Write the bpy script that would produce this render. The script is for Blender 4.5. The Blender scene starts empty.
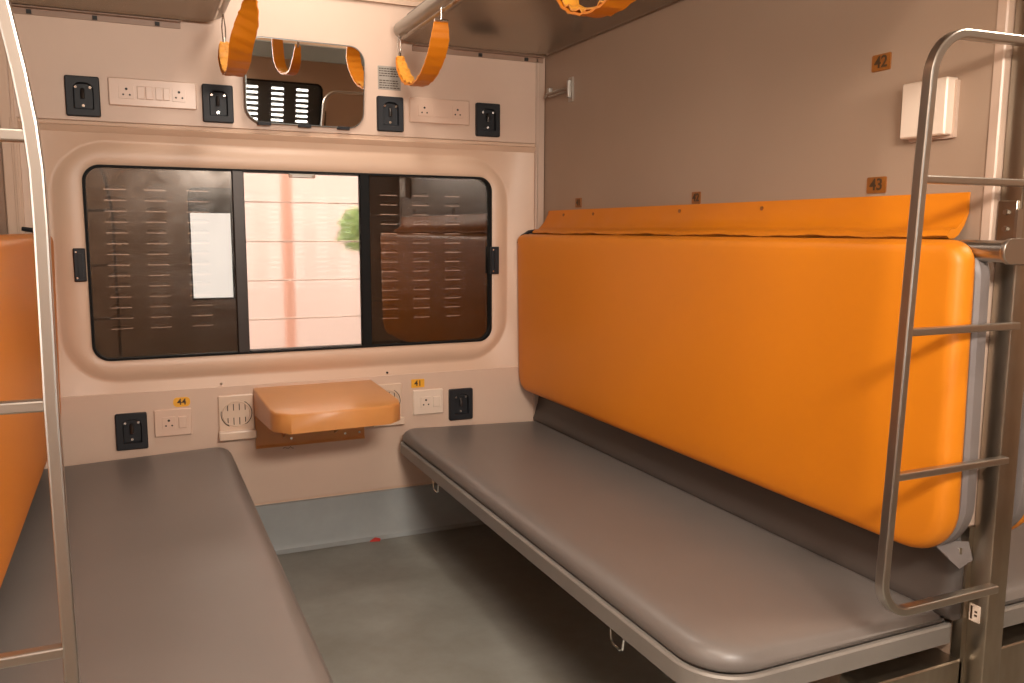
import bpy, math, random
from mathutils import Vector, Matrix
random.seed(7)
PI = math.pi
sc = bpy.context.scene
COL = sc.collection

# ------------------------------------------------------------------ materials
MATS = {}
def nd(nt, t, **kw):
    n = nt.nodes.new(t)
    for k, v in kw.items():
        if k in n.inputs: n.inputs[k].default_value = v
        else: setattr(n, k, v)
    return n

def mat(name, col, rough=.5, metal=0., spec=.5, bump=0., bscale=60., var=0., vscale=4., vcol=None,
        rvar=0., coat=0., sss=0., stretch=None, detail=4.):
    if name in MATS: return MATS[name]
    m = bpy.data.materials.new(name); m.use_nodes = True
    nt = m.node_tree; b = nt.nodes['Principled BSDF']; L = nt.links.new
    b.inputs['Base Color'].default_value = (*col, 1)
    b.inputs['Roughness'].default_value = rough
    b.inputs['Metallic'].default_value = metal
    b.inputs['Specular IOR Level'].default_value = spec
    b.inputs['Coat Weight'].default_value = coat
    if sss:
        b.inputs['Subsurface Weight'].default_value = sss
        b.inputs['Subsurface Radius'].default_value = (.02, .01, .004)
    tc = nd(nt, 'ShaderNodeTexCoord')
    vec = tc.outputs['Object']
    if stretch:
        mp = nd(nt, 'ShaderNodeMapping'); mp.inputs['Scale'].default_value = stretch
        L(vec, mp.inputs['Vector']); vec = mp.outputs['Vector']
    if var or vcol:
        n = nd(nt, 'ShaderNodeTexNoise', Scale=vscale, Detail=detail, Roughness=.6); L(vec, n.inputs['Vector'])
        r = nd(nt, 'ShaderNodeValToRGB')
        c2 = vcol or tuple(max(0, c*(1-var)) for c in col)
        r.color_ramp.elements[0].position = .35; r.color_ramp.elements[1].position = .68
        r.color_ramp.elements[0].color = (*c2, 1); r.color_ramp.elements[1].color = (*col, 1)
        L(n.outputs['Fac'], r.inputs['Fac']); L(r.outputs['Color'], b.inputs['Base Color'])
    if rvar:
        n = nd(nt, 'ShaderNodeTexNoise', Scale=vscale*3, Detail=5., Roughness=.6); L(vec, n.inputs['Vector'])
        mr = nd(nt, 'ShaderNodeMapRange'); mr.inputs['To Min'].default_value = max(.02, rough-rvar)
        mr.inputs['To Max'].default_value = rough+rvar
        L(n.outputs['Fac'], mr.inputs['Value']); L(mr.outputs['Result'], b.inputs['Roughness'])
    if bump:
        n = nd(nt, 'ShaderNodeTexNoise', Scale=bscale, Detail=5., Roughness=.65); L(vec, n.inputs['Vector'])
        bp = nd(nt, 'ShaderNodeBump', Strength=bump, Distance=.002)
        L(n.outputs['Fac'], bp.inputs['Height']); L(bp.outputs['Normal'], b.inputs['Normal'])
    MATS[name] = m
    return m

def glass(name, tint, ior, rough=.0, haze=0., soft=0.):
    if name in MATS: return MATS[name]
    m = bpy.data.materials.new(name); m.use_nodes = True
    nt = m.node_tree; nt.nodes.clear(); L = nt.links.new
    out = nd(nt, 'ShaderNodeOutputMaterial')
    t = nd(nt, 'ShaderNodeBsdfTransparent'); t.inputs['Color'].default_value = (*tint, 1)
    g = nd(nt, 'ShaderNodeBsdfGlossy'); g.inputs['Roughness'].default_value = rough
    g.inputs['Color'].default_value = (1, .97, .94, 1)
    f = nd(nt, 'ShaderNodeFresnel', IOR=ior)
    mx = nd(nt, 'ShaderNodeMixShader')
    L(f.outputs['Fac'], mx.inputs['Fac']); L(t.outputs[0], mx.inputs[1]); L(g.outputs[0], mx.inputs[2])
    last = mx.outputs[0]
    if haze:          # dusty film: a little rough reflection, patchy
        g2 = nd(nt, 'ShaderNodeBsdfGlossy'); g2.inputs['Roughness'].default_value = .24
        g2.inputs['Color'].default_value = (1, .95, .9, 1)
        n = nd(nt, 'ShaderNodeTexNoise', Scale=9., Detail=5., Distortion=.8)
        tc = nd(nt, 'ShaderNodeTexCoord'); L(tc.outputs['Object'], n.inputs['Vector'])
        mr = nd(nt, 'ShaderNodeMapRange'); mr.inputs['From Min'].default_value = .35; mr.inputs['From Max'].default_value = .75
        mr.inputs['To Min'].default_value = haze*.5; mr.inputs['To Max'].default_value = haze*1.9
        L(n.outputs['Fac'], mr.inputs['Value'])
        m2 = nd(nt, 'ShaderNodeMixShader'); L(mr.outputs['Result'], m2.inputs['Fac'])
        L(last, m2.inputs[1]); L(g2.outputs[0], m2.inputs[2]); last = m2.outputs[0]
    if soft:          # slightly diffusing: things far behind blur, things close behind stay sharp
        rf = nd(nt, 'ShaderNodeBsdfRefraction', IOR=1.02); rf.inputs['Roughness'].default_value = soft
        rf.inputs['Color'].default_value = (*tint, 1)
        L(rf.outputs[0], mx.inputs[1])
    L(last, out.inputs['Surface'])
    MATS[name] = m
    return m

def emit(name, col, s):
    if name in MATS: return MATS[name]
    m = bpy.data.materials.new(name); m.use_nodes = True
    b = m.node_tree.nodes['Principled BSDF']
    b.inputs['Base Color'].default_value = (*col, 1)
    b.inputs['Emission Color'].default_value = (*col, 1); b.inputs['Emission Strength'].default_value = s
    MATS[name] = m
    return m

CREAM = mat('cream_laminate', (.61, .425, .305), .42, bump=.05, bscale=160, var=.05, vscale=2.5)
CREAM_UP = mat('cream_laminate_upper', (.62, .45, .345), .45, bump=.05, bscale=160, var=.05, vscale=2.5)
CREAM_LOW = mat('cream_laminate_lower', (.62, .455, .35), .42, bump=.05, bscale=160, var=.05, vscale=3)
TAN = mat('tan_laminate', (.345, .242, .172), .38, bump=.08, bscale=220, var=.07, vscale=1.6, spec=.4)
PALE = mat('pale_edge_trim', (.50, .365, .28), .35)
LINO = mat('grey_linoleum', (.27, .265, .235), .36, bump=.15, bscale=90, vcol=(.205, .195, .165), vscale=5, rvar=.1, detail=8)
SKIRT = mat('grey_skirting', (.31, .325, .32), .4, bump=.1, bscale=60, var=.12, vscale=6)
STRIPV = mat('dark_shaded_vinyl', (.062, .050, .043), .45, bump=.08, bscale=240)  # darker vinyl, with the shade under the berth put into its colour
GREYV = mat('grey_vinyl', (.155, .133, .119), .38, bump=.10, bscale=240, var=.08, vscale=3, spec=.5)
GREYB = mat('grey_board_vinyl', (.17, .145, .135), .45, bump=.05, bscale=200)
ORANGE = mat('orange_vinyl', (.64, .198, .006), .45, bump=.10, bscale=260, var=.05, vscale=2, spec=.4)
ORANGE_IN = mat('orange_lining', (.80, .33, .03), .6, bump=.5, bscale=70, var=.35, vscale=40)
RIM = mat('grey_painted_steel', (.24, .215, .19), .42, metal=.25, var=.1, vscale=8, bump=.05)
STEEL = mat('stainless_steel', (.44, .41, .37), .33, metal=1.)
POSTM = mat('worn_steel', (.46, .41, .34), .34, metal=1., rvar=.12, vscale=6, vcol=(.29, .245, .19), bump=.05, stretch=(1, 1, .35))
CHROME = mat('chrome', (.75, .72, .68), .15, metal=1.)
UNDER = mat('berth_underside', (.34, .295, .24), .24, metal=.85, rvar=.05, vscale=2)
BERTHF = mat('berth_front_rail', (.30, .27, .23), .35, metal=.5)
BRKT = mat('tan_bracket', (.30, .19, .13), .45)
WHITE = mat('white_plastic', (.66, .47, .36), .3)
WHITE2 = mat('bright_white_plastic', (.72, .59, .48), .35)
IVORY = mat('ivory_plastic', (.66, .50, .38), .3)
BLACK = mat('black_plastic', (.015, .016, .019), .5, spec=.3)
DARK = mat('dark_hole', (.01, .008, .006), .6)
GASKET = mat('black_rubber', (.006, .006, .006), .6, spec=.15)
MULL = mat('dark_anodised_metal', (.03, .022, .018), .4, metal=.4)
LOUVRE = mat('black_painted_louvre', (.022, .018, .016), .32, bump=.05, bscale=30, spec=.6)
LOUVRE_B = mat('grey_louvre', (.06, .06, .058), .35)
TABLE = mat('amber_fibreglass', (.60, .27, .085), .3, var=.08, vscale=8, sss=.15)
YELLOW = mat('yellow_enamel', (.85, .42, .03), .4, var=.15, vscale=60)
BROWNP = mat('brown_orange_plate', (.27, .09, .012), .4, var=.25, vscale=60)
INK = mat('dark_ink', (.05, .025, .01), .5)
PLACARD = mat('aluminium_placard', (.33, .30, .26), .4, metal=.3)
RED = mat('red_paper', (.45, .03, .02), .6)
MIRROR = mat('mirror_silver', (.80, .79, .76), .015, metal=1.)
MFRAME = mat('mirror_frame_metal', (.20, .21, .20), .3, metal=.8)
EXTW = mat('pale_pink_render', (.47, .38, .345), .8, var=.08, vscale=3)
EXTP = mat('brick_red_pole', (.40, .22, .165), .7)
EXTG = mat('platform_concrete', (.30, .27, .23), .8, var=.2, vscale=4)
BARM = mat('pale_window_bar', (.80, .66, .58), .5)
LEAF = mat('leaf_green', (.30, .44, .17), .6, var=.3, vscale=20)
SHELL = mat('coach_exterior_paint', (.25, .25, .27), .5)
CEIL = mat('ceiling_panel', (.60, .47, .36), .5)
SIDEB = mat('side_berth_grey', (.26, .28, .27), .35, metal=.2)

# ------------------------------------------------------------------ mesh helpers
def rr(u0, u1, v0, v1, R, k=7):
    """rounded rectangle; R = radius or (u0v0, u1v0, u1v1, u0v1)"""
    if not isinstance(R, (tuple, list)): R = (R,)*4
    m = min(u1-u0, v1-v0)/2 - 1e-5
    R = [max(1e-5, min(r, m)) for r in R]
    pts = []
    for (cu, cv, su, sv, a0, r) in ((u0, v0, 1, 1, PI, R[0]), (u1, v0, -1, 1, 1.5*PI, R[1]),
                                    (u1, v1, -1, -1, 0, R[2]), (u0, v1, 1, -1, .5*PI, R[3])):
        for i in range(k+1):
            a = a0 + .5*PI*i/k
            pts.append((cu+su*r+r*math.cos(a), cv+sv*r+r*math.sin(a)))
    return pts

MAP = {'xy': lambda u, v, w: (u, v, w), 'xz': lambda u, v, w: (u, w, v), 'yz': lambda u, v, w: (w, u, v)}

class MB:
    def __init__(s): s.v = []; s.f = []
    def add(s, vs, fs):
        b = len(s.v); s.v += [tuple(p) for p in vs]; s.f += [tuple(b+i for i in f) for f in fs]; return s
    def box(s, x0, x1, y0, y1, z0, z1):
        return s.add([(x0, y0, z0), (x1, y0, z0), (x1, y1, z0), (x0, y1, z0), (x0, y0, z1), (x1, y0, z1), (x1, y1, z1), (x0, y1, z1)],
                     [(0, 3, 2, 1), (4, 5, 6, 7), (0, 1, 5, 4), (1, 2, 6, 5), (2, 3, 7, 6), (3, 0, 4, 7)])
    def loops(s, loops, cap0=True, cap1=True, closed=True):
        n = len(loops[0]); b = len(s.v)
        for l in loops: s.v += [tuple(p) for p in l]
        for j in range(len(loops)-1):
            for i in range(n if closed else n-1):
                i2 = (i+1) % n
                s.f.append((b+j*n+i, b+j*n+i2, b+(j+1)*n+i2, b+(j+1)*n+i))
        if cap0: s.f.append(tuple(b+i for i in reversed(range(n))))
        if cap1: s.f.append(tuple(b+(len(loops)-1)*n+i for i in range(n)))
        return s
    def slab(s, plane, rect, R, prof, k=7, cap0=True, cap1=True, fn=None):
        """prof: list of (inset, w)"""
        u0, u1, v0, v1 = rect
        Rt = R if isinstance(R, (tuple, list)) else (R,)*4
        ls = []
        for ins, w in prof:
            pts = rr(u0+ins, u1-ins, v0+ins, v1-ins, [max(1e-4, r-ins) for r in Rt], k)
            l = [MAP[plane](u, v, w) for u, v in pts]
            if fn: l = [fn(p) for p in l]
            ls.append(l)
        return s.loops(ls, cap0, cap1)
    def tube(s, path, r, n=10, sect=None, closed=False, r2=None):
        """round (r) or rectangular section sect=(half_a, half_b, up)"""
        P = [Vector(p) for p in path]; m = len(P); ls = []
        up = Vector(sect[2]) if sect else None
        prev = None
        for i in range(m):
            if closed: d = (P[(i+1) % m]-P[i-1])
            else: d = P[min(i+1, m-1)]-P[max(i-1, 0)]
            d.normalize()
            if up is not None: a = up - d*up.dot(d); a.normalize()
            else:
                if prev is None:
                    t = Vector((0, 0, 1)) if abs(d.z) < .9 else Vector((1, 0, 0))
                    a = t - d*t.dot(d)
                else: a = prev - d*prev.dot(d)
                a.normalize(); prev = a
            c = d.cross(a)
            rad = r if r2 is None else r+(r2-r)*i/(m-1)
            if sect:
                ha, hb = sect[0], sect[1]; q = min(ha, hb)*.35; l = []
                for (u, v) in rr(-ha, ha, -hb, hb, q, 2): l.append(P[i]+a*u+c*v)
            else: l = [P[i]+a*rad*math.cos(2*PI*j/n)+c*rad*math.sin(2*PI*j/n) for j in range(n)]
            ls.append(l)
        if closed: ls.append(ls[0]); return s.loops(ls, False, False)
        return s.loops(ls)
    def cyl(s, p0, p1, r, n=14): return s.tube([p0, p1], r, n)
    def dome(s, c, r, d, h, n=10):
        """small screw head: centre c, radius r, direction d, height h"""
        c = Vector(c); d = Vector(d).normalized()
        return s.tube([c, c+d*h*.6, c+d*h], r, n) if False else s.cyl(c-d*.0008, c+d*h, r, n)
    def ball(s, c, r, n=8, sc_=(1, 1, 1)):
        ls = []
        for j in range(1, n):
            t = PI*j/n
            ls.append([(c[0]+sc_[0]*r*math.sin(t)*math.cos(2*PI*i/(2*n)), c[1]+sc_[1]*r*math.sin(t)*math.sin(2*PI*i/(2*n)), c[2]-sc_[2]*r*math.cos(t)) for i in range(2*n)])
        return s.loops(ls)
    def mirror_x(s, m):
        s.v = [(m-p[0], p[1], p[2]) for p in s.v]; s.f = [tuple(reversed(f)) for f in s.f]; return s

WORLD = {}
SPLIT = {'screw', 'bolt', 'pin_hole', 'clip', 'holding_clip', 'gusset'}
def islands(mb):
    par = list(range(len(mb.v)))
    def fd(i):
        while par[i] != i: par[i] = par[par[i]]; i = par[i]
        return i
    for f in mb.f:
        for a in f[1:]: par[fd(a)] = fd(f[0])
    g = {}
    for i in range(len(mb.v)): g.setdefault(fd(i), []).append(i)
    out = []
    for ids in g.values():
        mp = {k: n for n, k in enumerate(ids)}; q = MB(); q.v = [mb.v[k] for k in ids]
        q.f = [tuple(mp[a] for a in f) for f in mb.f if f[0] in mp]; out.append(q)
    return out
def build(name, mb, m, parent=None, bevel=0., smooth=35., origin=None, label=None):
    if name in SPLIT and parent is not None:
        isl = islands(mb)
        if len(isl) > 1: return [build(name, q, m, parent, bevel, smooth, None, label) for q in isl][0]
    xs = [p[0] for p in mb.v]; ys = [p[1] for p in mb.v]; zs = [p[2] for p in mb.v]
    if origin is None:
        if parent is None: origin = Vector(((min(xs)+max(xs))/2, (min(ys)+max(ys))/2, min(zs)))
        else: origin = Vector(((min(xs)+max(xs))/2, (min(ys)+max(ys))/2, (min(zs)+max(zs))/2))
    origin = Vector(origin)
    me = bpy.data.meshes.new(name)
    me.from_pydata([tuple(Vector(p)-origin) for p in mb.v], [], mb.f)
    import bmesh
    bm = bmesh.new(); bm.from_mesh(me)
    bmesh.ops.recalc_face_normals(bm, faces=bm.faces)
    bm.to_mesh(me); bm.free()
    me.materials.append(m)
    me.shade_smooth(); me.set_sharp_from_angle(angle=math.radians(smooth))
    o = bpy.data.objects.new(name, me); COL.objects.link(o)
    WORLD[o.name] = origin
    if parent is not None:
        o.parent = parent; o.location = origin-WORLD[parent.name]
    else: o.location = origin
    if bevel:
        b = o.modifiers.new('bevel', 'BEVEL'); b.width = bevel; b.segments = 2; b.limit_method = 'ANGLE'
        b.angle_limit = math.radians(40); b.harden_normals = True
    if label: o['label'] = label
    return o

def tag(o, label=None, cat=None, group=None, kind=None):
    if label: o['label'] = label
    if cat: o['category'] = cat
    if group: o['group'] = group
    if kind: o['kind'] = kind
    return o

def thing(name, loc, label, cat, group=None):
    o = bpy.data.objects.new(name, None); COL.objects.link(o); o.location = loc
    o.empty_display_size = .05
    WORLD[o.name] = Vector(loc)
    return tag(o, label, cat, group)

def struct(name, mb, m, parent=None, **kw):
    o = build(name, mb, m, parent, **kw)
    if parent is None: o['kind'] = 'structure'
    return o

def kids(o): return [c for c in list(bpy.data.objects) if c.parent == o]
def copy_tree(o, delta, parent=None, label=None, group=None):
    c = o.copy(); COL.objects.link(c)
    if parent is None:
        c.location = o.location+Vector(delta)
        WORLD[c.name] = WORLD[o.name]+Vector(delta)
        if label: c['label'] = label
        if group: c['group'] = group
    else: c.parent = parent; WORLD[c.name] = WORLD[o.name]+Vector(delta)
    for k in kids(o): copy_tree(k, delta, c)
    return c

def text_mesh(name, txt, size, m, parent, center, right, up, depth=.0006):
    cu = bpy.data.curves.new(name, 'FONT'); cu.body = txt; cu.size = size; cu.extrude = depth
    cu.align_x = 'CENTER'; cu.align_y = 'CENTER'; cu.offset = size*.018
    tmp = bpy.data.objects.new('tmp', cu); COL.objects.link(tmp)
    dg = bpy.context.evaluated_depsgraph_get()
    me = bpy.data.meshes.new_from_object(tmp.evaluated_get(dg))
    bpy.data.objects.remove(tmp); me.name = name
    r = Vector(right).normalized(); u = Vector(up).normalized(); n = r.cross(u)
    for v in me.vertices: v.co = r*v.co.x+u*v.co.y+n*v.co.z
    me.materials.clear(); me.materials.append(m)
    o = bpy.data.objects.new(name, me); COL.objects.link(o)
    o.parent = parent; o.location = Vector(center)-WORLD[parent.name]
    WORLD[o.name] = Vector(center)
    return o

XL, XR = -.36, 1.54          # bay partitions
ZC = 2.40                    # ceiling
YB = -3.35                   # far side wall of the aisle

# ------------------------------------------------------------------ room shell
struct('floor', MB().box(-2.3, 3.6, YB-.06, .0, -.05, 0), LINO)
mb = MB()
K = 10
def ringpts(u0, u1, v0, v1, R, y): return [(u, y, v) for u, v in rr(u0, u1, v0, v1, R, K)]
WX0, WX1, WZ0, WZ1 = -.140, 1.312, .757, 1.410
mb.loops([ringpts(XL-.1, XR+.1, .0, ZC, .001, .08), ringpts(XL-.1, XR+.1, .0, ZC, .001, .0), ringpts(-.252, 1.396, .664, 1.502, .19, .0),
          ringpts(-.243, 1.387, .674, 1.492, .182, .008), ringpts(-.226, 1.375, .690, 1.480, .166, .008),
          ringpts(-.214, 1.366, .700, 1.472, .158, -.0), ringpts(WX0-.012, WX1+.012, WZ0-.012, WZ1+.012, .062, -.0),
          ringpts(WX0, WX1, WZ0, WZ1, .055, .006), ringpts(WX0, WX1, WZ0, WZ1, .055, .08)], False, False)
mb.loops([ringpts(XL-.1, XR+.1, .0, ZC, .001, .08), ringpts(WX0, WX1, WZ0, WZ1, .055, .08)], False, False)
struct('wall_window', mb, CREAM, smooth=50)
# upper panel + moulding, lower panel, skirting
struct('trim_1', MB().box(XL+.012, XR-.012, -.007, 0, 1.548, 2.02), CREAM_UP, bevel=.002)
struct('trim_2', MB().loops([[(x, y, z) for y, z in ((0, 1.548), (-.006, 1.546), (-.004, 1.536), (-.012, 1.531), (-.006, 1.520), (0, 1.512))] for x in (XL+.05, XR-.04)]), CREAM)
struct('trim_3', MB().box(XL+.012, XR-.03, -.005, 0, .2, .645), CREAM_LOW, bevel=.002)
mb = MB()
mb.loops([[(x, y, z) for y, z in ((0, .19), (-.010, .188), (-.010, .03), (-.016, .012), (-.034, .001), (0, .001))] for x in (XL, XR)])
struct('baseboard_window', mb, SKIRT)
# corner mouldings on the window wall
mb = MB()
for s in (0, 1):
    f = (lambda x: x) if s == 0 else (lambda x: XL+XR-x)
    q = MB()
    q.box(1.497, 1.507, -.012, 0, .2, 2.02); q.box(1.510, 1.538, -.008, 0, .2, 2.02)
    if s: q.mirror_x(XL+XR)
    struct('trim_%d' % (4+s), q, PALE if s == 0 else CREAM, bevel=.002)
struct('trim_6', MB().box(-.333, -.31, -.010, 0, .645, 1.548), CREAM, bevel=.002)
# ceiling cove over the window wall
mb = MB()
prof = [(0, 2.02), (-.02, 2.02), (-.022, 2.035), (-.012, 2.04), (-.05, 2.10), (-.14, 2.22), (-.3, 2.33), (-.5, ZC), (-.5, ZC+.03), (0, ZC+.03)]
mb.loops([[(x, y, z) for y, z in prof] for x in (XL, XR)])
struct('trim_7', mb, CREAM)
# partitions
struct('wall_right', MB().box(XR, XR+.06, -1.965, 0, 0, ZC), TAN)
struct('wall_left', MB().box(XL-.06, XL, -1.965, 0, 0, ZC), TAN)
for i, x in enumerate((XR, XL-.06)):
    struct('trim_%d' % (8+i), MB().slab('xz', (x-.004, x+.064, .60, ZC), .006, [(0, -1.965), (0, -1.983), (.003, -1.986)]), PALE)
struct('ceiling', MB().box(-2.3, 3.6, YB-.06, 0, ZC, ZC+.05), CEIL)
# the far side of the aisle: wall with a side window opening
SX0, SX1, SZ0, SZ1 = .375, 1.66, .69, 1.50
mb = MB()
def rp2(u0, u1, v0, v1, R, y): return [(u, y, v) for u, v in rr(u0, u1, v0, v1, R, K)]
def plainwin(a, b):
    m = MB()
    m.loops([rp2(a-.25, b+.25, 0, ZC, .001, YB-.06), rp2(a-.25, b+.25, 0, ZC, .001, YB), rp2(a, b, .75, 1.55, .05, YB), rp2(a, b, .75, 1.55, .05, YB-.06), rp2(a-.25, b+.25, 0, ZC, .001, YB-.06)], False, False)
    return m
q = plainwin(-1.85, -.75); mb.add(q.v, q.f)
mb.loops([rp2(-.5, 3.6, 0, ZC, .001, YB-.06), rp2(-.5, 3.6, 0, ZC, .001, YB), rp2(SX0-.10, SX1+.10, SZ0-.10, SZ1+.10, .15, YB),
          rp2(SX0-.08, SX1+.08, SZ0-.08, SZ1+.08, .13, YB+.006), rp2(SX0, SX1, SZ0, SZ1, (.012, .05, .05, .05), YB+.006), rp2(SX0, SX1, SZ0, SZ1, (.012, .05, .05, .05), YB-.06)], False, False)
mb.loops([rp2(-.5, 3.6, 0, ZC, .001, YB-.06), rp2(SX0, SX1, SZ0, SZ1, (.012, .05, .05, .05), YB-.06)], False, False)
struct('wall_aisle', mb, CREAM, smooth=50)
struct('trim_10', MB().box(-2.3, -2.1, YB-.06, YB, 0, ZC), CREAM)
struct('wall_end', MB().box(-2.36, -2.3, YB-.06, .08, 0, ZC), CREAM)
struct('wall_far_end', MB().box(3.6, 3.66, YB-.06, .08, 0, ZC), CREAM)
struct('wall_side', MB().box(-2.3, XL-.1, 0, .08, 0, ZC), CREAM)
struct('wall_next_bay', MB().box(XR+.1, 3.6, 0, .08, 0, ZC), CREAM)

# ------------------------------------------------------------------ louvre shutters
def louvre_panel(x0, x1, z0, z1, y, cols, rows, slot_h, th=.0025, hood=True):
    xs = sorted({x0, x1} | {c for ab in cols for c in ab})
    zs = sorted({z0, z1} | {r-slot_h/2 for r in rows} | {r+slot_h/2 for r in rows})
    mb = MB()
    def hole(a, b, c, d):
        mx, mz = (a+b)/2, (c+d)/2
        return any(p < mx < q for p, q in cols) and any(abs(mz-r) < slot_h/2 for r in rows)
    for i in range(len(xs)-1):
        for j in range(len(zs)-1):
            if not hole(xs[i], xs[i+1], zs[j], zs[j+1]): mb.box(xs[i], xs[i+1], y, y+th, zs[j], zs[j+1])
    if hood:
        sgn = -1
        for a, b in cols:
            for r in rows:
                ls = []; N = 8
                for q in range(5):       # quarter shell over the slot, open below
                    t = .5*PI*q/4
                    l = []
                    for i in range(N+1):
                        u = -1+2*i/N
                        e = math.sqrt(max(0, 1-abs(u)**4))
                        l.append(((a+b)/2+(b-a)/2*1.04*u, y+sgn*.007*e*math.cos(t), r+slot_h*.5-.001+.0115*e*math.sin(t)))
                    ls.append(l)
                mb.loops(ls, False, False, closed=False)
    return mb

rowsz = [1.333-.0363*i for i in range(14)]
win = thing('window_1', (.586, .04, .757), None, None); win['kind'] = 'structure'
# outer gasket ring
mb = MB()
mb.loops([ringpts(WX0, WX1, WZ0, WZ1, .055, .000), ringpts(WX0+.008, WX1-.008, WZ0+.007, WZ1-.007, .050, .000),
          ringpts(WX0+.010, WX1-.010, WZ0+.009, WZ1-.009, .048, .05), ringpts(WX0, WX1, WZ0, WZ1, .055, .05),
          ringpts(WX0, WX1, WZ0, WZ1, .055, .000)], False, False)
build('window_gasket', mb, GASKET, win)
build('mullion', MB().slab('xz', (.328, .368, WZ0+.004, WZ1-.004), .002, [(.003, .002), (0, .006), (0, .028)]), MULL, win)
build('mullion', MB().slab('xz', (.780, .818, WZ0+.004, WZ1-.004), .002, [(.003, .002), (0, .006), (0, .028)]), GASKET, win)
GL_S = glass('tinted_glass', (.58, .52, .46), 1.9, .008, haze=.016)
GL_C = glass('clear_glass', (.95, .92, .90), 1.3, .0, soft=.5)
build('glass_pane', MB().box(WX0+.008, .33, .016, .020, WZ0+.006, WZ1-.006), GL_S, win, label='dark glass pane over the louvred shutter')
build('glass_pane', MB().box(.816, WX1-.008, .016, .020, WZ0+.006, WZ1-.006), GL_S, win, label='dark glass pane over the louvred shutter')
build('glass_pane', MB().box(.366, .782, .020, .023, WZ0+.006, WZ1-.006), GL_C, win, label='clear glass pane with bars behind')
c1 = [(-.080, -.012), (.045, .113), (.178, .250)]
c2 = [(.868, .934), (.997, 1.063), (1.128, 1.192)]
build('louvred_shutter', louvre_panel(WX0+.006, .36, WZ0+.004, WZ1-.004, .044, c1, rowsz, .0038), LOUVRE, win)
build('louvred_shutter', louvre_panel(.79, WX1-.006, WZ0+.004, WZ1-.004, .044, c2, rowsz, .0038), LOUVRE, win)
for i in range(4):
    z = 1.300-.1425*i
    build('window_bar', MB().cyl((.33, .068, z), (.83, .068, z), .0028, 10), BARM, win)
mb = MB(); mb.slab('xz', (.525, .618, 1.386, 1.402), .003, [(0, .016), (0, .008), (.002, .006)])
gp = build('window_grip', mb, PLACARD, win)
mb = MB().cyl((.530, .004, 1.392), (.530, .016, 1.392), .006, 10).cyl((.612, .004, 1.392), (.612, .016, 1.392), .006, 10)
build('screw', mb, BRKT, gp)
# black latches at both ends of the window
def latch(x0, x1, name='window_latch'):
    mb = MB().slab('xz', (x0, x1, 1.028, 1.137), .003, [(0, -.003), (0, -.012), (.003, -.015)])
    mb.box((x0+x1)/2-.004, (x0+x1)/2+.010, -.022, -.012, 1.045, 1.120)
    o = build(name, mb, BLACK, win, bevel=.001)
    mb = MB()
    for z in (1.040, 1.125): mb.cyl((x0+.009, -.019, z), (x0+.009, -.014, z), .003, 8)
    build('screw', mb, CHROME, o)
latch(-.179, -.143); latch(1.302, 1.338)

# ------------------------------------------------------------------ side window across the aisle
w2 = thing('window_2', ((SX0+SX1)/2, YB, SZ0), None, None); w2['kind'] = 'structure'
rows2 = [1.445-.0375*i for i in range(19)]
cols2 = [(.75, .83), (.93, 1.01), (1.11, 1.19), (1.29, 1.375), (1.47, 1.555)]
build('louvred_shutter', louvre_panel(.685, SX1-.005, SZ0+.005, SZ1-.005, YB-.02, cols2, rows2, .013, hood=False), LOUVRE_B, w2)
build('blind', MB().box(SX0+.005, .685, YB-.024, YB-.016, 1.33, SZ1-.005), LOUVRE_B, w2)
build('window_rail', MB().box(.665, .695, YB-.030, YB-.006, SZ0, SZ1), GASKET, w2, bevel=.002)
build('window_rail', MB().box(SX0+.004, .69, YB-.030, YB-.008, 1.318, 1.343), GASKET, w2, bevel=.002)
mb = MB().loops([rp2(SX0, SX1, SZ0, SZ1, (.012, .05, .05, .05), YB+.008), rp2(SX0+.012, SX1-.012, SZ0+.012, SZ1-.012, (.003, .04, .04, .04), YB+.008),
                 rp2(SX0+.012, SX1-.012, SZ0+.012, SZ1-.012, (.003, .04, .04, .04), YB-.04), rp2(SX0, SX1, SZ0, SZ1, (.012, .05, .05, .05), YB-.04), rp2(SX0, SX1, SZ0, SZ1, (.012, .05, .05, .05), YB+.008)], False, False)
build('window_gasket', mb, GASKET, w2)
build('window_latch', MB().slab('xz', (1.645, 1.685, 1.20, 1.31), .003, [(0, YB+.004), (0, YB+.02), (.003, YB+.024)]), BLACK, w2)

# side upper berth over the aisle window (seen in the mirror)
t = thing('side_upper_berth', (1.5, -3.0, 1.68), 'grey side upper berth across the aisle, seen in the small mirror', 'berth')
build('berth_board', MB().slab('xy', (.88, 2.4, -3.34, -2.74), .05, [(0, 1.72), (0, 1.75), (.01, 1.76)]), UNDER, t)
build('front_rail', MB().slab('xz', (.88, 2.4, 1.68, 1.78), .03, [(.004, -2.70), (0, -2.705), (0, -2.735), (.004, -2.74)]), SIDEB, t)

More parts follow.
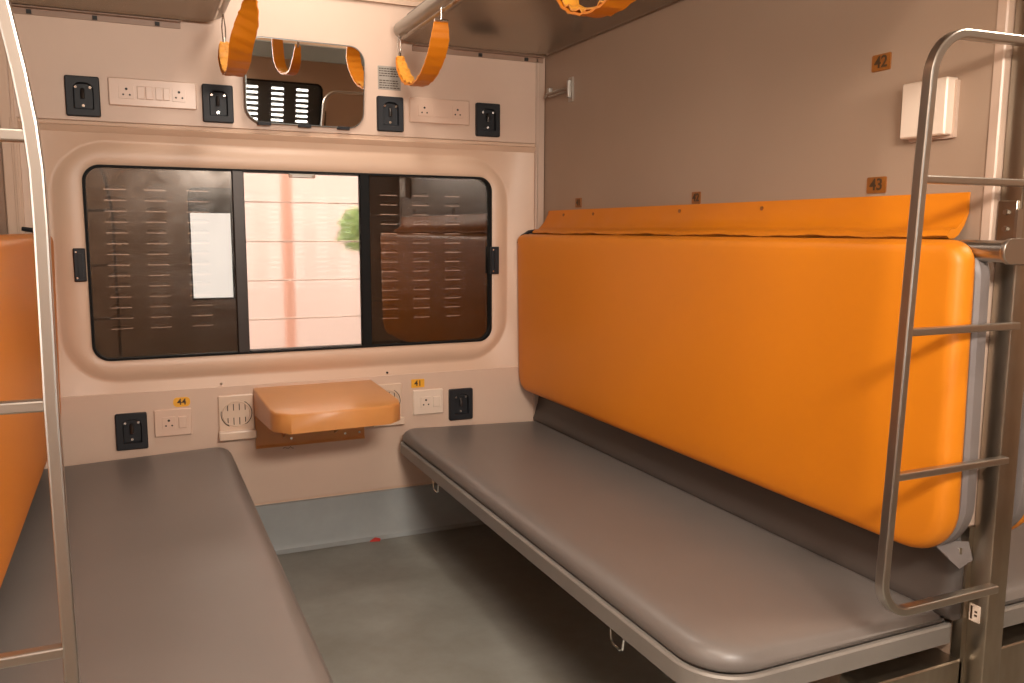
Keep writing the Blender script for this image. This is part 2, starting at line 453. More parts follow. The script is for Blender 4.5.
# ------------------------------------------------------------------ lower benches
def bench(xf, xb, mirror, label):
    """front edge xf, back edge xb in unmirrored coordinates"""
    M = mirror
    def fin(mb): return mb.mirror_x(M) if M is not None else mb
    y0, y1 = -1.972, -.006
    cx = (xf+xb)/2; cxx = cx if M is None else M-cx
    t = thing('lower_bench', (cxx, -.99, .2), label, 'bench', 'lower sleeping benches')
    Rm = (.115, .02, .02, .07)
    tilt = lambda p: (p[0], p[1], p[2]-.022*(p[0]-xf)/(xb-xf)) if p[2] > .41 else p
    prof = [(.012, .386), (.006, .392), (.003, .402), (.006, .416), (.014, .427), (.026, .435), (.042, .439), (.062, .4405), (.10, .4412), (.2, .4425)]
    build('cushion', fin(MB().slab('xy', (xf+.006, xb, y0, y1), Rm, prof, 10, fn=tilt)), GREYV, t, smooth=60)
    rim = MB().slab('xy', (xf, xb+.008, y0-.006, y1), Rm, [(.004, .345), (0, .348), (0, .385), (.004, .389), (.012, .389), (.014, .386), (.014, .348)], 10)
    build('steel_rim', fin(rim), RIM, t)
    fr = MB()
    for yy in (-.12, -.7, -1.3): fr.box(xf+.06, xb, yy-.018, yy+.018, .305, .345)
    fr.box(xf+.10, xf+.14, y0+.1, y1-.05, .315, .345)
    build('support_frame', fin(fr), RIM, t, bevel=.002)
    for yy in (-.45, -1.645):
        h = MB().tube([(xf+.012, yy+.028, .352), (xf+.010, yy+.028, .338), (xf+.010, yy+.024, .313), (xf+.010, yy+.014, .308), (xf+.010, yy-.014, .308), (xf+.010, yy-.024, .313), (xf+.010, yy-.028, .338), (xf+.012, yy-.028, .352)], .0028, 8)
        build('luggage_ring', fin(h), CHROME, t)
    return t
bench(.903, 1.526, None, 'brown-grey padded lower bench under the big orange folded berth, by socket plate 41')
MIR = 1.18
bench(.886, 1.525, MIR, 'brown-grey padded lower bench nearest plate 44, in front of the cropped orange berth')
t2 = bench(.905, 1.515, 2*1.57, 'sliver of brown-grey bench beyond the steel post, in the next bay')

# ------------------------------------------------------------------ middle berths folded down as backrests
def berth(M, label):
    def fin(mb): return mb.mirror_x(M) if M is not None else mb
    xx = 1.45 if M is None else M-1.45
    t = thing('folded_middle_berth', (xx, -1.02, .54), label, 'berth', 'orange middle berths folded down as backrests')
    rect = (-2.020, -.008, .550, 1.186); Rm = (.105, .07, .03, .045)
    def bulge(p):
        return p
    prof = [(.004, 1.458), (0, 1.452), (-.001, 1.442), (.002, 1.430), (.006, 1.420), (.013, 1.414), (.028, 1.4105), (.07, 1.4085), (.16, 1.407), (.24, 1.406)]
    def tilt(p): return (p[0]+.012*(1.0-(p[2]-.55)/.64), p[1], p[2])
    build('orange_cushion', fin(MB().slab('yz', rect, Rm, prof, 10, fn=tilt)), ORANGE, t, smooth=70)
    rb = (-2.026, -.001, .543, 1.176)
    build('grey_backing', fin(MB().slab('yz', rb, (.125, .08, .02, .06), [(.012, 1.496), (.002, 1.491), (0, 1.486), (0, 1.464), (.006, 1.456)], 10, fn=tilt)), GREYB, t)
    # hinge shaft at the aisle end
    build('hinge_shaft', fin(MB().cyl((1.478, -1.97, 1.166), (1.478, -2.070, 1.166), .0205, 22)), STEEL, t)
    # black corner clip near the window
    c = MB().tube([(1.50, -.010, 1.20), (1.47, -.010, 1.196), (1.440, -.008, 1.178), (1.425, -.007, 1.150)], .007, 8)
    c.cyl((1.432, -.002, 1.15), (1.432, -.030, 1.15), .008, 10)
    build('corner_clip', fin(c), BLACK, t)
    return t
berth(None, 'large orange vinyl berth folded down above the bench by plate 41')
berth(MIR, 'orange vinyl folded berth behind the ladder, cropped by the picture edge near plate 44')
berth(2*1.57, 'sliver of orange berth beyond the steel post, in the next bay')

# orange flap over the hinge
def flap(M, label):
    def fin(mb): return mb.mirror_x(M) if M is not None else mb
    prof = [(1.5375, 1.281), (1.533, 1.281), (1.530, 1.262), (1.524, 1.238), (1.512, 1.216), (1.500, 1.206), (1.487, 1.205), (1.478, 1.199), (1.474, 1.192),
            (1.480, 1.186), (1.495, 1.186), (1.512, 1.196), (1.526, 1.214), (1.5375, 1.24)]
    ls = []; N = 60
    for i in range(N+1):
        y = -.030-(1.905)*i/N
        w = .003*math.sin(i*.55)+.002*math.sin(i*1.7+1)
        l = []
        for j, (x, z) in enumerate(prof):
            a = 1 if 3 <= j <= 10 else .0
            xs = x+a*w
            zz = z+a*.6*w
            yy = y
            if i == 0 and j in (0, 1, 2, 3): yy -= .05-.012*j
            l.append((min(xs, 1.5385), yy, zz))
        ls.append(l)
    o = build('hinge_cover_flap', fin(MB().loops(ls)), ORANGE, None, smooth=60)
    tag(o, label, 'cover')
    s = MB()
    for y in (-.20, -.43, -.96, -1.33): s.cyl((1.538, y, 1.262), (1.527, y, 1.262), .0055, 10)
    if M is None: build('screw', fin(s), BROWNP, o)
    return o
flap(None, 'orange vinyl cover strip along the tan wall above the large folded berth')

# dark lower back cushion between bench and partition
def backstrip(M, label):
    def fin(mb): return mb.mirror_x(M) if M is not None else mb
    mb = MB()
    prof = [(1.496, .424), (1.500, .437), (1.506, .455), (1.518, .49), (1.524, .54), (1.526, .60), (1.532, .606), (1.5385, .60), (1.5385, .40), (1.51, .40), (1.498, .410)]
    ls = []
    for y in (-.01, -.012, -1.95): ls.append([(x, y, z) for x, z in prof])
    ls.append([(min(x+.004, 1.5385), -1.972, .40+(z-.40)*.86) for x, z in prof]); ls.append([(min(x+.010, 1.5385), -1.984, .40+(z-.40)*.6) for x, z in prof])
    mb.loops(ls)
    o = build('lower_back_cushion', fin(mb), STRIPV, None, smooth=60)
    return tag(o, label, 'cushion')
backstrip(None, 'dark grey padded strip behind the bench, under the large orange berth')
backstrip(MIR, 'dark grey padded strip in the gap under the cropped orange berth')
# steel bracket plate with bolt at the aisle end
mb = MB().loops([[(x, y, z+dz) for x, y, z in ((1.470, -1.955, .568), (1.538, -1.990, .568), (1.552, -1.992, .528), (1.500, -2.002, .522), (1.475, -1.995, .545))] for dz in (0, .004)])
o = tag(build('bolt_plate', mb, GREYB, None, bevel=.001), 'small grey steel plate with a bolt between berth corner and post', 'plate')
build('bolt', MB().cyl((1.512, -1.987, .548), (1.512, -1.987, .562), .007, 6), CHROME, o)

# ------------------------------------------------------------------ posts and ladders
def post(M, label, cat='post'):
    def fin(mb): return mb.mirror_x(M) if M is not None else mb
    x = 1.578 if M is None else M-1.578
    t = thing('steel_post', (x, -2.01, 0), label, cat, 'steel partition posts')
    build('post_tube', fin(MB().slab('xy', (1.552, 1.606, -2.034, -1.988), .004, [(0, .0), (0, ZC)], 2)), POSTM, t)
    build('foot_plate', fin(MB().box(1.538, 1.560, -1.990, -1.968, 0, .60)), POSTM, t)
    # bracket carrying the berth shaft
    b = MB().slab('xz', (1.532, 1.548, 1.150, 1.245), .004, [(0, -2.036), (0, -2.042)], 3)
    b.slab('xz', (1.455, 1.548, 1.142, 1.190), (.022, .003, .003, .022), [(.001, -2.066), (0, -2.068), (0, -2.074), (.001, -2.076)], 6)
    b.box(1.540, 1.553, -2.070, -2.030, 1.139, 1.19)
    build('berth_bracket', fin(b), STEEL, t)
    p = MB().slab('yz', (-2.030, -1.991, 1.185, 1.262), .002, [(0, 1.553), (0, 1.546), (.001, 1.545)], 2)
    pl = build('bolt_plate', fin(p), POSTM, t)
    bo = MB()
    for z in (1.208, 1.240): bo.cyl((1.546, -2.010, z), (1.540, -2.010, z), .0055, 6)
    build('bolt', fin(bo), STEEL, pl)
    return t
pt = post(None, 'square steel post joined to the ladder beside the large orange berth')
st = build('sticker', MB().box(1.5505, 1.5521, -2.018, -1.994, .402, .438), WHITE2, pt, label='tiny white label')
mb = MB()
mb.box(1.5498, 1.5506, -2.001, -1.997, .406, .434)
for z in (.414, .422): mb.box(1.5498, 1.5506, -2.012, -2.006, z, z+.004)
build('print', mb, INK, st)
post(MIR, 'square steel post behind the picture edge that carries the cropped ladder')
mb = MB()
mb.slab('xz', (1.27, 1.549, .205, .312), .012, [(.003, -1.99), (0, -1.987), (0, -1.93), (.003, -1.925)], 4)
tag(build('floor_beam', mb, POSTM), 'worn steel box beam beneath the bench end, on the near side of the post', 'beam', 'box beams at the post')
mb = MB()
mb.slab('xz', (1.609, 2.3, .205, .312), .012, [(.003, -1.99), (0, -1.987), (0, -1.93), (.003, -1.925)], 4)
tag(build('floor_beam', mb, POSTM), 'worn steel box beam past the post, under the next bay bench', 'beam', 'box beams at the post')

def arc(cx, cz, r, a0, a1, y, n=8):
    return [(cx+r*math.cos(a0+(a1-a0)*i/n), y, cz+r*math.sin(a0+(a1-a0)*i/n)) for i in range(n+1)]
YL = -2.046
# ladder by the large berth
t = thing('berth_ladder', (1.40, YL, .48), 'steel ladder standing in front of the large orange berth, welded to the post', 'ladder', 'steel ladders')
path = [(1.546, YL, .492)]+[(1.36, YL, .492)]+arc(1.302, .560, .068, -.5*PI, -PI, YL, 10)+[(1.242, YL, .75), (1.251, YL, 1.02), (1.262, YL, 1.30), (1.268, YL, 1.42)]+arc(1.352, 1.463, .082, PI, .5*PI, YL, 12)+[(1.45, YL, 1.5465), (1.556, YL, 1.549)]
build('side_rail', MB().tube(path, 0, sect=(.0105, .0080, (0, 1, 0))), STEEL, t, smooth=18)
for z, x in ((1.293, 1.262), (1.023, 1.251), (.757, 1.242)):
    build('rung', MB().tube([(x+.004, YL, z), (1.548, YL, z)], 0, sect=(.0085, .0068, (0, 1, 0))), STEEL, t, smooth=18)
# cropped ladder
t = thing('berth_ladder', (-.2, -2.035, .3), 'steel ladder cropped by the picture edge, in front of bench by plate 44', 'ladder', 'steel ladders')
Y2 = -2.035
path = [(-.34, Y2, .30), (-.16, Y2, .30)]+arc(-.156, .365, .065, -.5*PI, 0, Y2, 8)+[(-.092, Y2, .7), (-.094, Y2, 1.0), (-.092, Y2, 1.2), (-.0925, Y2, 1.265), (-.096, Y2, 1.315), (-.103, Y2, 1.37), (-.113, Y2, 1.43), (-.124, Y2, 1.49), (-.143, Y2, 1.53), (-.175, Y2, 1.548), (-.23, Y2, 1.553), (-.36, Y2, 1.553)]
build('side_rail', MB().tube(path, 0, sect=(.0100, .0078, (0, 1, 0))), STEEL, t, smooth=18)
for z, x in ((1.301, -.098), (1.0, -.096), (.702, -.094)):
    build('rung', MB().tube([(x-.004, Y2, z), (-.36, Y2, z)], 0, sect=(.008, .0068, (0, 1, 0))), STEEL, t, smooth=18)

# ------------------------------------------------------------------ upper berths
def upper(x0, x1, label, yb=-.035):
    t = thing('upper_berth', ((x0+x1)/2, -1.0, 1.88), label, 'berth', 'upper berths seen from below')
    R = (.05, .0, .0, .05) if x1 > 1.2 else (.0, .05, .05, .0)
    build('underside_panel', MB().slab('xy', (x0, x1, -2.0, yb), R, [(.02, 1.889), (.012, 1.884), (.004, 1.888), (.0, 1.897), (0, 1.925), (.01, 1.93)], 8), UNDER, t)
    build('mattress', MB().slab('xy', (x0+.02, x1-.005, -1.98, yb-.01), .06, [(.004, 1.93), (0, 1.94), (0, 1.97), (.02, 1.985)], 8), GREYV, t)
    xf = x0 if x1 > 1.2 else x1
    s = 1 if x1 > 1.2 else -1
    pa = [(xf+s*.12, yb-.004, 1.917)]+[(xf+s*(.05-.05*math.sin(a)), yb-.004-.05+.05*math.cos(a), 1.917) for a in [i*PI/16 for i in range(1, 9)]]+[(xf, -1.0, 1.917), (xf, -1.99, 1.917)]
    build('front_rail', MB().tube(pa, .026, 14), BERTHF, t)
    return t
upper(.920, 1.536, 'grey upper berth underside over the large orange berth')
upper(-.356, .292, 'grey upper berth underside over the bench by plate 44')
for nm, x0, x1, lab in (('wall_bracket', .985, 1.528, 'tan angle strip on the cream wall under the upper berth by the tan partition'),
                        ('wall_bracket', -.33, .182, 'tan angle strip on the cream wall above the four-module switch panel')):
    mb = MB().loops([[(x, y, z) for y, z in ((-.007, 1.862), (-.012, 1.862), (-.012, 1.880), (-.034, 1.880), (-.034, 1.884), (-.007, 1.884))] for x in (x0, x1)])
    o = tag(build(nm, mb, BRKT, bevel=.0006), lab, 'bracket', 'angle strips under the upper berths')
    for k in range(3):
        x = x0+(x1-x0)*(.14+.36*k)
        if x > 1.0 and k == 0: continue
        c = MB().box(x-.007, x+.007, -.019, -.011, 1.864, 1.876)
        build('clip', c, DARK, o)

# ------------------------------------------------------------------ hanging straps
def ribbon(name, pts, widths, twist, m, parent, th=.004, seed=1, crumple=.0):
    """band along pts; width direction rotated about the path by twist (0 = along x)"""
    rnd = random.Random(seed)
    P = [Vector(p) for p in pts]
    # resample (Catmull-Rom)
    out = []; W = []; T = []
    n = len(P); S = 7
    for i in range(n-1):
        p0, p1, p2, p3 = P[max(i-1, 0)], P[i], P[i+1], P[min(i+2, n-1)]
        for j in range(S):
            t = j/S
            out.append(.5*((2*p1)+(p2-p0)*t+(2*p0-5*p1+4*p2-p3)*t*t+(3*p1-p0-3*p2+p3)*t**3))
            W.append(widths[i]+(widths[i+1]-widths[i])*t); T.append(twist[i]+(twist[i+1]-twist[i])*t)
    out.append(P[-1]); W.append(widths[-1]); T.append(twist[-1])
    ls = []; NU = 8
    for i, p in enumerate(out):
        d = (out[min(i+1, len(out)-1)]-out[max(i-1, 0)]).normalized()
        x = Vector((1, 0, 0)); x = (x-d*x.dot(d)).normalized()
        nn = d.cross(x)
        a = math.radians(T[i])
        wd = x*math.cos(a)+nn*math.sin(a); no = d.cross(wd)
        cr = [crumple*(math.sin(i*1.9+seed)+.6*math.sin(i*3.3+k*1.1)) for k in range(NU+1)]
        top = [p+wd*W[i]*(k/NU-.5)+no*(th/2+cr[k]) for k in range(NU+1)]
        bot = [p+wd*W[i]*(k/NU-.5)+no*(-th/2+cr[k]) for k in range(NU, -1, -1)]
        ls.append(top+bot)
    return build(name, MB().loops(ls), m, parent, smooth=60)

def strap(x, ya, yb, ztop_a, ztop_b, zlow, label, w=.062, tw=0, far_w=.045, seed=1, cr=.0015, zrod=1.893, sk=0.):
    """ya = window-side end, yb = aisle-side end"""
    t = thing('hanging_loop', (x, (ya+yb)/2, zlow), label, 'strap', 'orange hanging loops')
    m = (ya+yb)/2; L = abs(yb-ya)
    outer = [(x+sk, yb, ztop_b), (x+sk*.7, yb+.03*L, ztop_b-.05), (x, yb+.13*L, zlow+.055), (x, yb+.32*L, zlow+.012), (x, m+.05*L, zlow), (x, ya-.22*L, zlow+.022), (x-.004, ya-.07*L, zlow+.075), (x-.006, ya, ztop_a)]
    ws = [w*.72, w, w*1.0, w*.95, w*.85, far_w*1.1, far_w, far_w*.6]
    tws = [0+tw, tw*.7, tw*.3, 0, 0, 0, 0, 0]
    b = ribbon('orange_band', outer, ws, tws, ORANGE, t, .005, seed, cr)
    inn = [(p[0], p[1]+(-.0 if i < 4 else -.006), p[2]+.006) for i, p in enumerate(outer)]
    ribbon('gathered_lining', inn[3:], [q*.86 for q in ws[3:]], tws[3:], ORANGE_IN, t, .004, seed+3, .0038)
    h = MB()
    h.cyl((x+sk-w*.36, yb-.002, ztop_b+.004), (x+sk+w*.36, yb-.002, ztop_b+.004), .0055, 10)
    h.cyl((x+sk, yb-.002, ztop_b+.004), (x+sk, yb-.002, zrod), .0022, 8)
    build('hanger', h, CHROME, t)
    h = MB().cyl((x-.006, ya, ztop_a-.006), (x-.006, ya, ztop_a+.020), .006, 10)
    h.tube([(x-.010, ya, ztop_a+.01), (x-.012, ya, ztop_a+.05), (x-.008, ya, zrod)], .0022, 8)
    h.tube([(x-.002, ya, ztop_a+.01), (x-.001, ya, ztop_a+.05), (x-.006, ya, zrod)], .0022, 8)
    build('hanger', h, CHROME, t)
    return t
strap(.915, -.10, -.53, 1.815, 1.846, 1.692, 'orange hanging loop below the front edge of the upper berth, just beside the aluminium placard', seed=2)
strap(.915, -1.33, -1.76, 1.80, 1.846, 1.652, 'orange hanging loop cut off by the top edge of the picture, above the large berth', seed=5, w=.06)
strap(.312, -.14, -.60, 1.800, 1.835, 1.672, 'twisted orange hanging loop overlapping the edge of the mirror', seed=9, w=.066, tw=58, cr=.0022, sk=.02, far_w=.055)

# ------------------------------------------------------------------ mirror
import mathutils
mt = thing('wall_mirror', (.585, -.010, 1.566), 'small rounded wall mirror reflecting louvres and a ladder, on the cream wall above the window', 'mirror')
mb = MB().slab('xz', (.377, .797, 1.566, 1.853), .058, [(.001, .012), (0, .0), (.002, -.003)])
fr = build('mirror_back', mb, MFRAME, mt)
mb = MB().slab('xz', (.381, .793, 1.570, 1.849), .055, [(0, -.003), (.0004, -.0040)], 10)
build('mirror_glass', mb, MIRROR, mt, smooth=.5)
mb = MB()
for x in (.44, .58, .72): mb.box(x-.022, x+.022, -.008, .010, 1.560, 1.572)
build('holding_clip', mb, BLACK, mt, bevel=.001)
mt.location = Vector((.585, -.032, 1.566))
mt.rotation_euler = (0, 0, 0)
MT_TILT = (math.radians(6.6), 0, math.radians(2.7))
mt.rotation_euler = MT_TILT

# ------------------------------------------------------------------ sockets, switch panels, hooks
def switch_panel(x0, x1, z0, z1, mods, label, y=-.007, m=WHITE):
    cx = (x0+x1)/2; zc = (z0+z1)/2
    t = thing('switch_panel', (cx, y, z0), label, 'switch panel', 'white electrical plates')
    build('face_plate', MB().slab('xz', (x0, x1, z0, z1), .004, [(0, y+.002), (0, y-.007), (.003, y-.010)]), m, t)
    for kind, a, b in mods:
        if kind == 's':
            s = build('socket', MB().slab('xz', (a, b, zc-.022, zc+.022), .003, [(0, y-.008), (.0006, y-.0125)]), m, t)
            h = MB(); c = (a+b)/2
            h.cyl((c, y-.0120, zc+.009), (c, y-.0129, zc+.009), .0042, 12)
            for dx in (-.010, .010): h.cyl((c+dx, y-.0120, zc-.009), (c+dx, y-.0129, zc-.009), .0031, 12)
            build('pin_hole', h, DARK, s)
        elif kind == 'w':
            build('rocker_switch', MB().slab('xz', (a, b, zc-.021, zc+.021), .002, [(0, y-.008), (.0006, y-.013), (.002, y-.0142)]), m, t)
        else:
            build('blank_module', MB().slab('xz', (a, b, zc-.022, zc+.022), .002, [(0, y-.008), (.0008, y-.0118)]), m, t)
    return t
switch_panel(-.047, .222, 1.601, 1.690, [('s', -.017, .030), ('w', .038, .062), ('w', .064, .088), ('w', .094, .116), ('w', .118, .139), ('s', .146, .188)],
             'long cream switch panel with four rockers, between the two black hook plates beside the mirror')
switch_panel(.970, 1.211, 1.603, 1.695, [('s', 1.003, 1.053), ('b', 1.060, 1.132), ('s', 1.138, 1.184)],
             'long cream switch panel with a blank middle, below the upper berth bracket', m=WHITE)
switch_panel(.038, .160, .483, .578, [('s', .063, .107), ('w', .116, .144)], 'small white socket and switch plate under the yellow number 44', y=-.005, m=WHITE)
switch_panel(.973, 1.097, .480, .578, [('s', 1.003, 1.045), ('w', 1.053, 1.085)], 'small white socket and switch plate under the orange number 41', y=-.005, m=WHITE2)

def hook_plate(x0, z0, label, y=-.007, flip=False):
    w, h = .100, .126
    t = thing('hook_plate', (x0+w/2, y, z0), label, 'hook plate', 'black recessed hook plates')
    mb = MB(); K2 = 6
    def R(u0, u1, v0, v1, r, yy): return [(u, yy, v) for u, v in rr(x0+u0, x0+u1, z0+v0, z0+v1, r, K2)]
    mb.loops([R(0, w, 0, h, .006, y+.002), R(0, w, 0, h, .006, y-.012), R(.003, w-.003, .003, h-.003, .004, y-.015),
              R(.022, w-.018, .022, h-.020, (.004, .004, .022, .022), y-.015), R(.026, w-.022, .026, h-.024, (.004, .004, .018, .018), y-.002)], True, True)
    b = build('plate', mb, BLACK, t, smooth=40)
    c = x0+w/2
    hk = MB().tube([(c, y-.003, z0+.085), (c, y-.010, z0+.080), (c, y-.013, z0+.068), (c, y-.012, z0+.056)], .006, 8)
    build('folding_hook', hk, MULL, t)
    s = MB()
    for dx, dz in ((-.020, .092), (.022, .092), (0, .034)): s.cyl((c+dx, y-.002, z0+dz), (c+dx, y-.007, z0+dz), .0045, 10)
    build('screw', s, CHROME, t)
    return t
h0 = hook_plate(-.172, 1.560, 'black recessed hook plate beside the ladder, at the outer end of the four-rocker switch panel')
copy_tree(h0, (.412, 0, .003), None, 'black recessed hook plate between the four-rocker switch panel and the mirror')
copy_tree(h0, (1.018, 0, .004), None, 'black recessed hook plate below the aluminium placard and orange loop')
copy_tree(h0, (1.410, 0, .005), None, 'black recessed hook plate nearest the tan wall, high beside the cream switch panel')
copy_tree(h0, (.088, .002, -1.111), None, 'black recessed hook plate low on the wall, beside the socket plate under number 44')
copy_tree(h0, (1.294, .002, -1.114), None, 'black recessed hook plate low on the wall, just above the bench by number 41')

# placard
o = tag(build('placard', MB().slab('xz', (.853, .940, 1.715, 1.800), .003, [(0, -.006), (.0005, -.0085)]), PLACARD), 'grey aluminium notice placard with rows of fine print beside the mirror', 'placard')
mb = MB()
rnd = random.Random(3)
for r in range(9):
    z = 1.792-.0085*r; x = .858
    if r in (4,): continue
    while x < .930:
        w = rnd.uniform(.004, .012)
        mb.box(x, min(x+w, .936), -.0090, -.0084, z-.0035, z); x += w+.0025
build('fine_print', mb, INK, o)

# number plates
def number(txt, label, c, w, h, m, wall='win', size=.026, round_=.004, group='seat and berth number plates'):
    if wall == 'win':
        mb = MB().slab('xz', (c[0]-w/2, c[0]+w/2, c[2]-h/2, c[2]+h/2), round_, [(0, c[1]+.001), (.0004, c[1]-.0015)])
        right, off = (1, 0, 0), (0, -.0018, 0)
    else:
        mb = MB().slab('yz', (c[1]-w/2, c[1]+w/2, c[2]-h/2, c[2]+h/2), round_, [(0, c[0]+.001), (.0004, c[0]-.0015)])
        right, off = (0, -1, 0), (-.0018, 0, 0)
    o = tag(build('number_plate', mb, m), label, 'number plate', group)
    text_mesh('digits', txt, size, INK, o, Vector(c)+Vector(off), right, (0, 0, 1))
    return o
number('44', 'yellow oval number plate 44 above the socket', (.130, -.005, .600), .056, .034, YELLOW, size=.030, round_=.014)
number('41', 'orange number plate 41 above the socket near the table', (.995, -.005, .605), .054, .034, YELLOW, size=.030, round_=.003)
number('42', 'dark orange number plate 42, high on the tan wall beside the white box', (1.539, -1.690, 1.575), .052, .037, BROWNP, 'r', size=.036)
number('43', 'dark orange number plate 43 just above the orange cover strip, next to the ladder', (1.539, -1.697, 1.306), .054, .037, BROWNP, 'r', size=.036)
number('42', 'small orange number plate midway along the tan wall above the orange cover strip', (1.539, -1.028, 1.300), .042, .036, BROWNP, 'r', size=.032)
number('41', 'small orange number plate near the window corner above the orange cover strip', (1.539, -.300, 1.306), .046, .036, BROWNP, 'r', size=.032)

# loose screws on the window wall
for x, z, l in ((.264, .655, 'tiny bright screw in the cream wall above the ribbed bottle holder'), (.873, .655, 'tiny dark screw in the cream wall over the table')):
    tag(build('wall_screw', MB().cyl((x, .001, z), (x, -.004, z), .0045, 10), CHROME if x < .5 else MULL), l, 'screw')

# folding bottle holders
def bottle_holder(x0, label):
    w, h, z0, y = .122, .152, .460, -.005
    t = thing('bottle_holder', (x0+w/2, y, z0), label, 'bottle holder', 'folding bottle holders')
    build('back_plate', MB().slab('xz', (x0, x0+w, z0, z0+h), .006, [(0, y+.001), (0, y-.008), (.003, y-.011)]), IVORY, t)
    build('bottom_lip', MB().slab('xz', (x0-.003, x0+w+.003, z0-.006, z0+.024), .004, [(0, y-.006), (0, y-.034), (.003, y-.037)]), IVORY, t)
    c = x0+w*.5; zc = z0+.085
    build('folding_ring', MB().tube([(c+.047*math.cos(a), y-.013, zc+.045*math.sin(a)) for a in [2*PI*i/36 for i in range(36)]], .0022, 6, closed=True), IVORY, t)
    g = MB()
    for k in range(4):
        xx = c-.030+.020*k
        g.box(xx-.0014, xx+.0014, y-.0122, y-.010, zc+.012, zc+.036)
        g.box(xx-.0014, xx+.0014, y-.0122, y-.010, zc-.040, zc-.014)
    g.tube([(c+.053*math.cos(a), y-.0108, zc+.050*math.sin(a)) for a in [-.9+1.9*i/12 for i in range(13)]], .0015, 5)
    g.tube([(c+.053*math.cos(a), y-.0108, zc+.050*math.sin(a)) for a in [2.9+1.3*i/12 for i in range(13)]], .0015, 5)
    build('slot', g, MULL, t)
    return t
bh = bottle_holder(.250, 'cream ribbed folding bottle holder beside the table, on its number 44 side')
copy_tree(bh, (.555, 0, 0), None, 'cream ribbed folding bottle holder mostly hidden behind the table, on its number 41 side')

# ------------------------------------------------------------------ snack table
t = thing('snack_table', (.59, -.01, .41), 'amber-orange wall-mounted snack table between the two benches', 'table')
mb = MB()
def tl(ins, z, back=-.004):
    a = ins
    return [(.372+a*.6, back, z), (.372+a*.6, -.40, z), (.376+a, -.460, z), (.422+a*.4, -.512+a, z), (.60, -.503+a, z), (.742-a*.4, -.497+a, z), (.788-a, -.455, z), (.800-a*.6, -.40, z), (.812-a*.6, back, z)]
def low(l, dzb, dzf):
    return [(x, y, z-(dzb+(dzf-dzb)*min(1, -y/.45))) for x, y, z in l]
mb.loops([low(tl(.010, .632), .10, .062), low(tl(.0, .632), .10, .062), tl(.0, .624), tl(.003, .630), tl(.008, .632)], False, True)
mb.loops([low(tl(.010, .632), .10, .062), tl(.012, .618)], False, True)
build('table_top', mb, TABLE, t, smooth=50)
mb = MB().loops([[(x, y, z) for y, z in ((-.005, .60), (-.016, .60), (-.016, .42), (-.022, .412), (-.020, .408), (-.005, .408))] for x in (.374, .776)])
build('wall_bracket', mb, TABLE, t, bevel=.001)
mb = MB()
for x in (.47, .66):
    mb.loops([[(xx, y, z) for y, z in ((-.016, .60), (-.38, .60), (-.38, .592), (-.016, .44))] for xx in (x, x+.006)])
build('gusset', mb, TABLE, t)
s = MB()
for x in (.50, .70, .755): s.cyl((x, -.015, .436), (x, -.022, .436), .0045, 10)
build('screw', s, CHROME, t)
mb = MB()
for x, z, l, r in ((.475, .409, .010, .3), (.487, .407, .012, -.2), (.497, .410, .008, .8), (.505, .406, .010, -.4)):
    mb.tube([(x-l/2*math.cos(r), -.0062, z-.010-l/2*math.sin(r)), (x+l/2*math.cos(r), -.0062, z-.010+l/2*math.sin(r))], .0010, 5)
tag(build('pencil_scribble', mb, INK), 'tiny dark pencil scribble on the wall under the table bracket', 'marking')

# ------------------------------------------------------------------ fittings on the tan wall
t = thing('speaker_box', (1.52, -1.83, 1.38), 'blank white square plastic box on the tan wall behind the ladder', 'box')
build('cover', MB().slab('yz', (-1.886, -1.776, 1.398, 1.512), .004, [(0, 1.540), (0, 1.513), (.003, 1.510)]), WHITE2, t)
build('back_box', MB().slab('yz', (-1.892, -1.782, 1.392, 1.506), .002, [(0, 1.540), (0, 1.532)]), PALE, t)
t = thing('wall_latch', (1.54, -.12, 1.69), 'small steel latch on the tan wall near the window corner', 'latch')
build('latch_plate', MB().slab('yz', (-.246, -.212, 1.685, 1.775), .003, [(0, 1.541), (0, 1.536)]), STEEL, t)
b = MB().tube([(1.534, -.222, 1.735), (1.520, -.18, 1.735), (1.515, -.07, 1.733), (1.520, -.045, 1.724)], .004, 8)
b.tube([(1.534, -.222, 1.722), (1.522, -.18, 1.722), (1.516, -.09, 1.720)], .004, 8)
build('latch_arm', b, STEEL, t)
build('latch_barrel', MB().cyl((1.530, -.229, 1.700), (1.530, -.229, 1.762), .009, 10), STEEL, t)
build('catch', MB().box(1.522, 1.540, -.075, -.055, 1.735, 1.758), STEEL, t, bevel=.002)

# scrap on the floor
mb = MB().loops([[(.782, -.040, .001), (.820, -.050, .001), (.826, -.040, .007), (.806, -.030, .011)], [(.786, -.036, .005), (.818, -.045, .006), (.822, -.038, .010), (.806, -.032, .013)]])
tag(build('paper_scrap', mb, RED), 'tiny red scrap of paper on the floor at the grey skirting', 'litter')

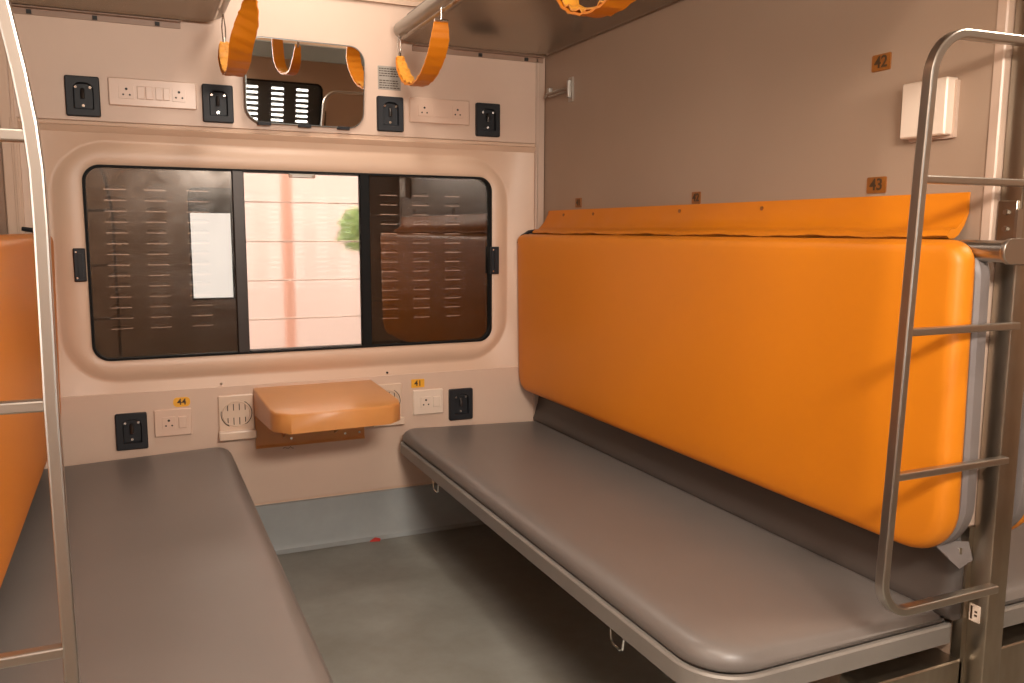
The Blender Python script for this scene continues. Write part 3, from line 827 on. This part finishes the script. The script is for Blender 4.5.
# ------------------------------------------------------------------ outside
g = tag(build('platform', MB().box(-4, 6, .35, 5, -.2, .25), EXTG), 'pale platform paving outside the window', 'platform'); g['kind'] = 'structure'
o = tag(build('station_wall', MB().box(-3, 6, 2.3, 2.5, .25, 3.2), EXTW), 'overexposed pale pink wall outside the clear window pane', 'wall'); o['kind'] = 'structure'
tag(build('station_pole', MB().cyl((.80, 1.75, .25), (.80, 1.75, 3.2), .033, 16), EXTP), 'faint reddish pole outside the clear window pane', 'pole')
mb = MB(); rnd = random.Random(11)
for i in range(420):
    a = rnd.uniform(0, 2*PI); r = .10*math.sqrt(rnd.random()); z = rnd.uniform(-.12, .12)*math.sqrt(1-(r/.11)**2)
    c = Vector((1.20+r*math.cos(a), 1.7+r*math.sin(a)*.7, 1.19+z))
    d = Vector((rnd.uniform(-1, 1), rnd.uniform(-1, 1), rnd.uniform(-.3, 1))).normalized()*.05
    s = d.cross(Vector((rnd.uniform(-1, 1), 1, .3))).normalized()*.016
    mb.add([c, c+d*.5+s, c+d, c+d*.5-s], [(0, 1, 2, 3)])
tp = thing('shrub', (1.12, 1.7, .25), 'blurred green shrub outside, at the edge of the clear window pane', 'plant')
build('foliage', mb, LEAF, tp)
build('stem', MB().cyl((1.27, 1.7, .25), (1.24, 1.7, 1.15), .012, 8), EXTP, tp)

# ------------------------------------------------------------------ lights
def ceiling_light(x, y, sx, sy, z, power, col, label):
    t = thing('ceiling_light', (x, y, z), label, 'light', 'ceiling lights')
    build('housing', MB().slab('xy', (x-sx/2-.02, x+sx/2+.02, y-sy/2-.02, y+sy/2+.02), .02, [(0, z+.035), (0, z+.01), (.008, z)]), WHITE2, t)
    build('diffuser', MB().slab('xy', (x-sx/2, x+sx/2, y-sy/2, y+sy/2), .01, [(0, z+.004), (.004, z-.006)]), emit('lamp_diffuser', (1, .9, .78), 4), t)
    l = bpy.data.lights.new('lamp', 'AREA'); l.shape = 'RECTANGLE'; l.size = sx; l.size_y = sy
    l.energy = power; l.color = col
    lo = bpy.data.objects.new('lamp', l); COL.objects.link(lo); lo.location = (x, y, z-.012)
    return t
ceiling_light(.60, -.55, .22, .50, ZC-.036, 9, (1, .93, .84), 'ceiling light over the middle of the bay')
ceiling_light(.05, -2.50, .60, .14, ZC-.036, 16, (1, .87, .74), 'ceiling light over the aisle')
ceiling_light(-1.7, -2.50, .60, .14, ZC-.036, 20, (1, .84, .68), 'ceiling light over the aisle beyond the cropped ladder')
ceiling_light(2.5, -2.50, .60, .14, ZC-.036, 24, (1, .84, .68), 'ceiling light over the aisle beyond the steel post')

t = thing('added_fill_light', (.56, YB, 1.66), 'added flat fill light on the aisle side wall, behind the viewer', 'light')  # unseen fill lamp, added to light the bay from the front
build('housing', MB().slab('xz', (.27, .85, 1.655, 1.905), .02, [(0, YB), (0, YB+.02), (.008, YB+.03)]), WHITE2, t)
build('diffuser', MB().slab('xz', (.29, .83, 1.67, 1.89), .02, [(0, YB+.028), (.004, YB+.036)]), emit('lamp_diffuser', (1, .9, .78), 4), t)
t['label'] = 'added flat fill light on the aisle side wall, behind the viewer'
l = bpy.data.lights.new('lamp', 'AREA'); l.shape = 'RECTANGLE'; l.size = .54; l.size_y = .22; l.energy = 47; l.color = (1, .89, .78)
lo = bpy.data.objects.new('lamp', l); COL.objects.link(lo); lo.location = (.56, YB+.045, 1.78); lo.rotation_euler = (PI/2, 0, 0)
w = bpy.data.worlds.new('sky'); sc.world = w; w.use_nodes = True
bg = w.node_tree.nodes['Background']; bg.inputs['Color'].default_value = (1, .93, .86, 1); bg.inputs['Strength'].default_value = 6.5

# ------------------------------------------------------------------ camera
cam = bpy.data.cameras.new('camera'); co = bpy.data.objects.new('camera', cam); COL.objects.link(co)
cam.sensor_width = 36; cam.lens = 838.7/1024*36; cam.clip_start = .02
a, b, c = .423021, .131154, .004386
f = Vector((math.sin(a)*math.cos(b), math.cos(a)*math.cos(b), -math.sin(b)))
r = Vector((math.cos(a), -math.sin(a), 0)); u = r.cross(f)
r2 = r*math.cos(c)+u*math.sin(c); u2 = -r*math.sin(c)+u*math.cos(c)
co.matrix_world = Matrix(((r2.x, u2.x, -f.x, 0), (r2.y, u2.y, -f.y, -3.114), (r2.z, u2.z, -f.z, 1.2), (0, 0, 0, 1)))
sc.camera = co
sc.view_settings.view_transform = 'Standard'
sc.view_settings.look = 'None'
sc.view_settings.gamma = 1
sc.view_settings.use_curve_mapping = False
sc.view_settings.exposure = 0.08
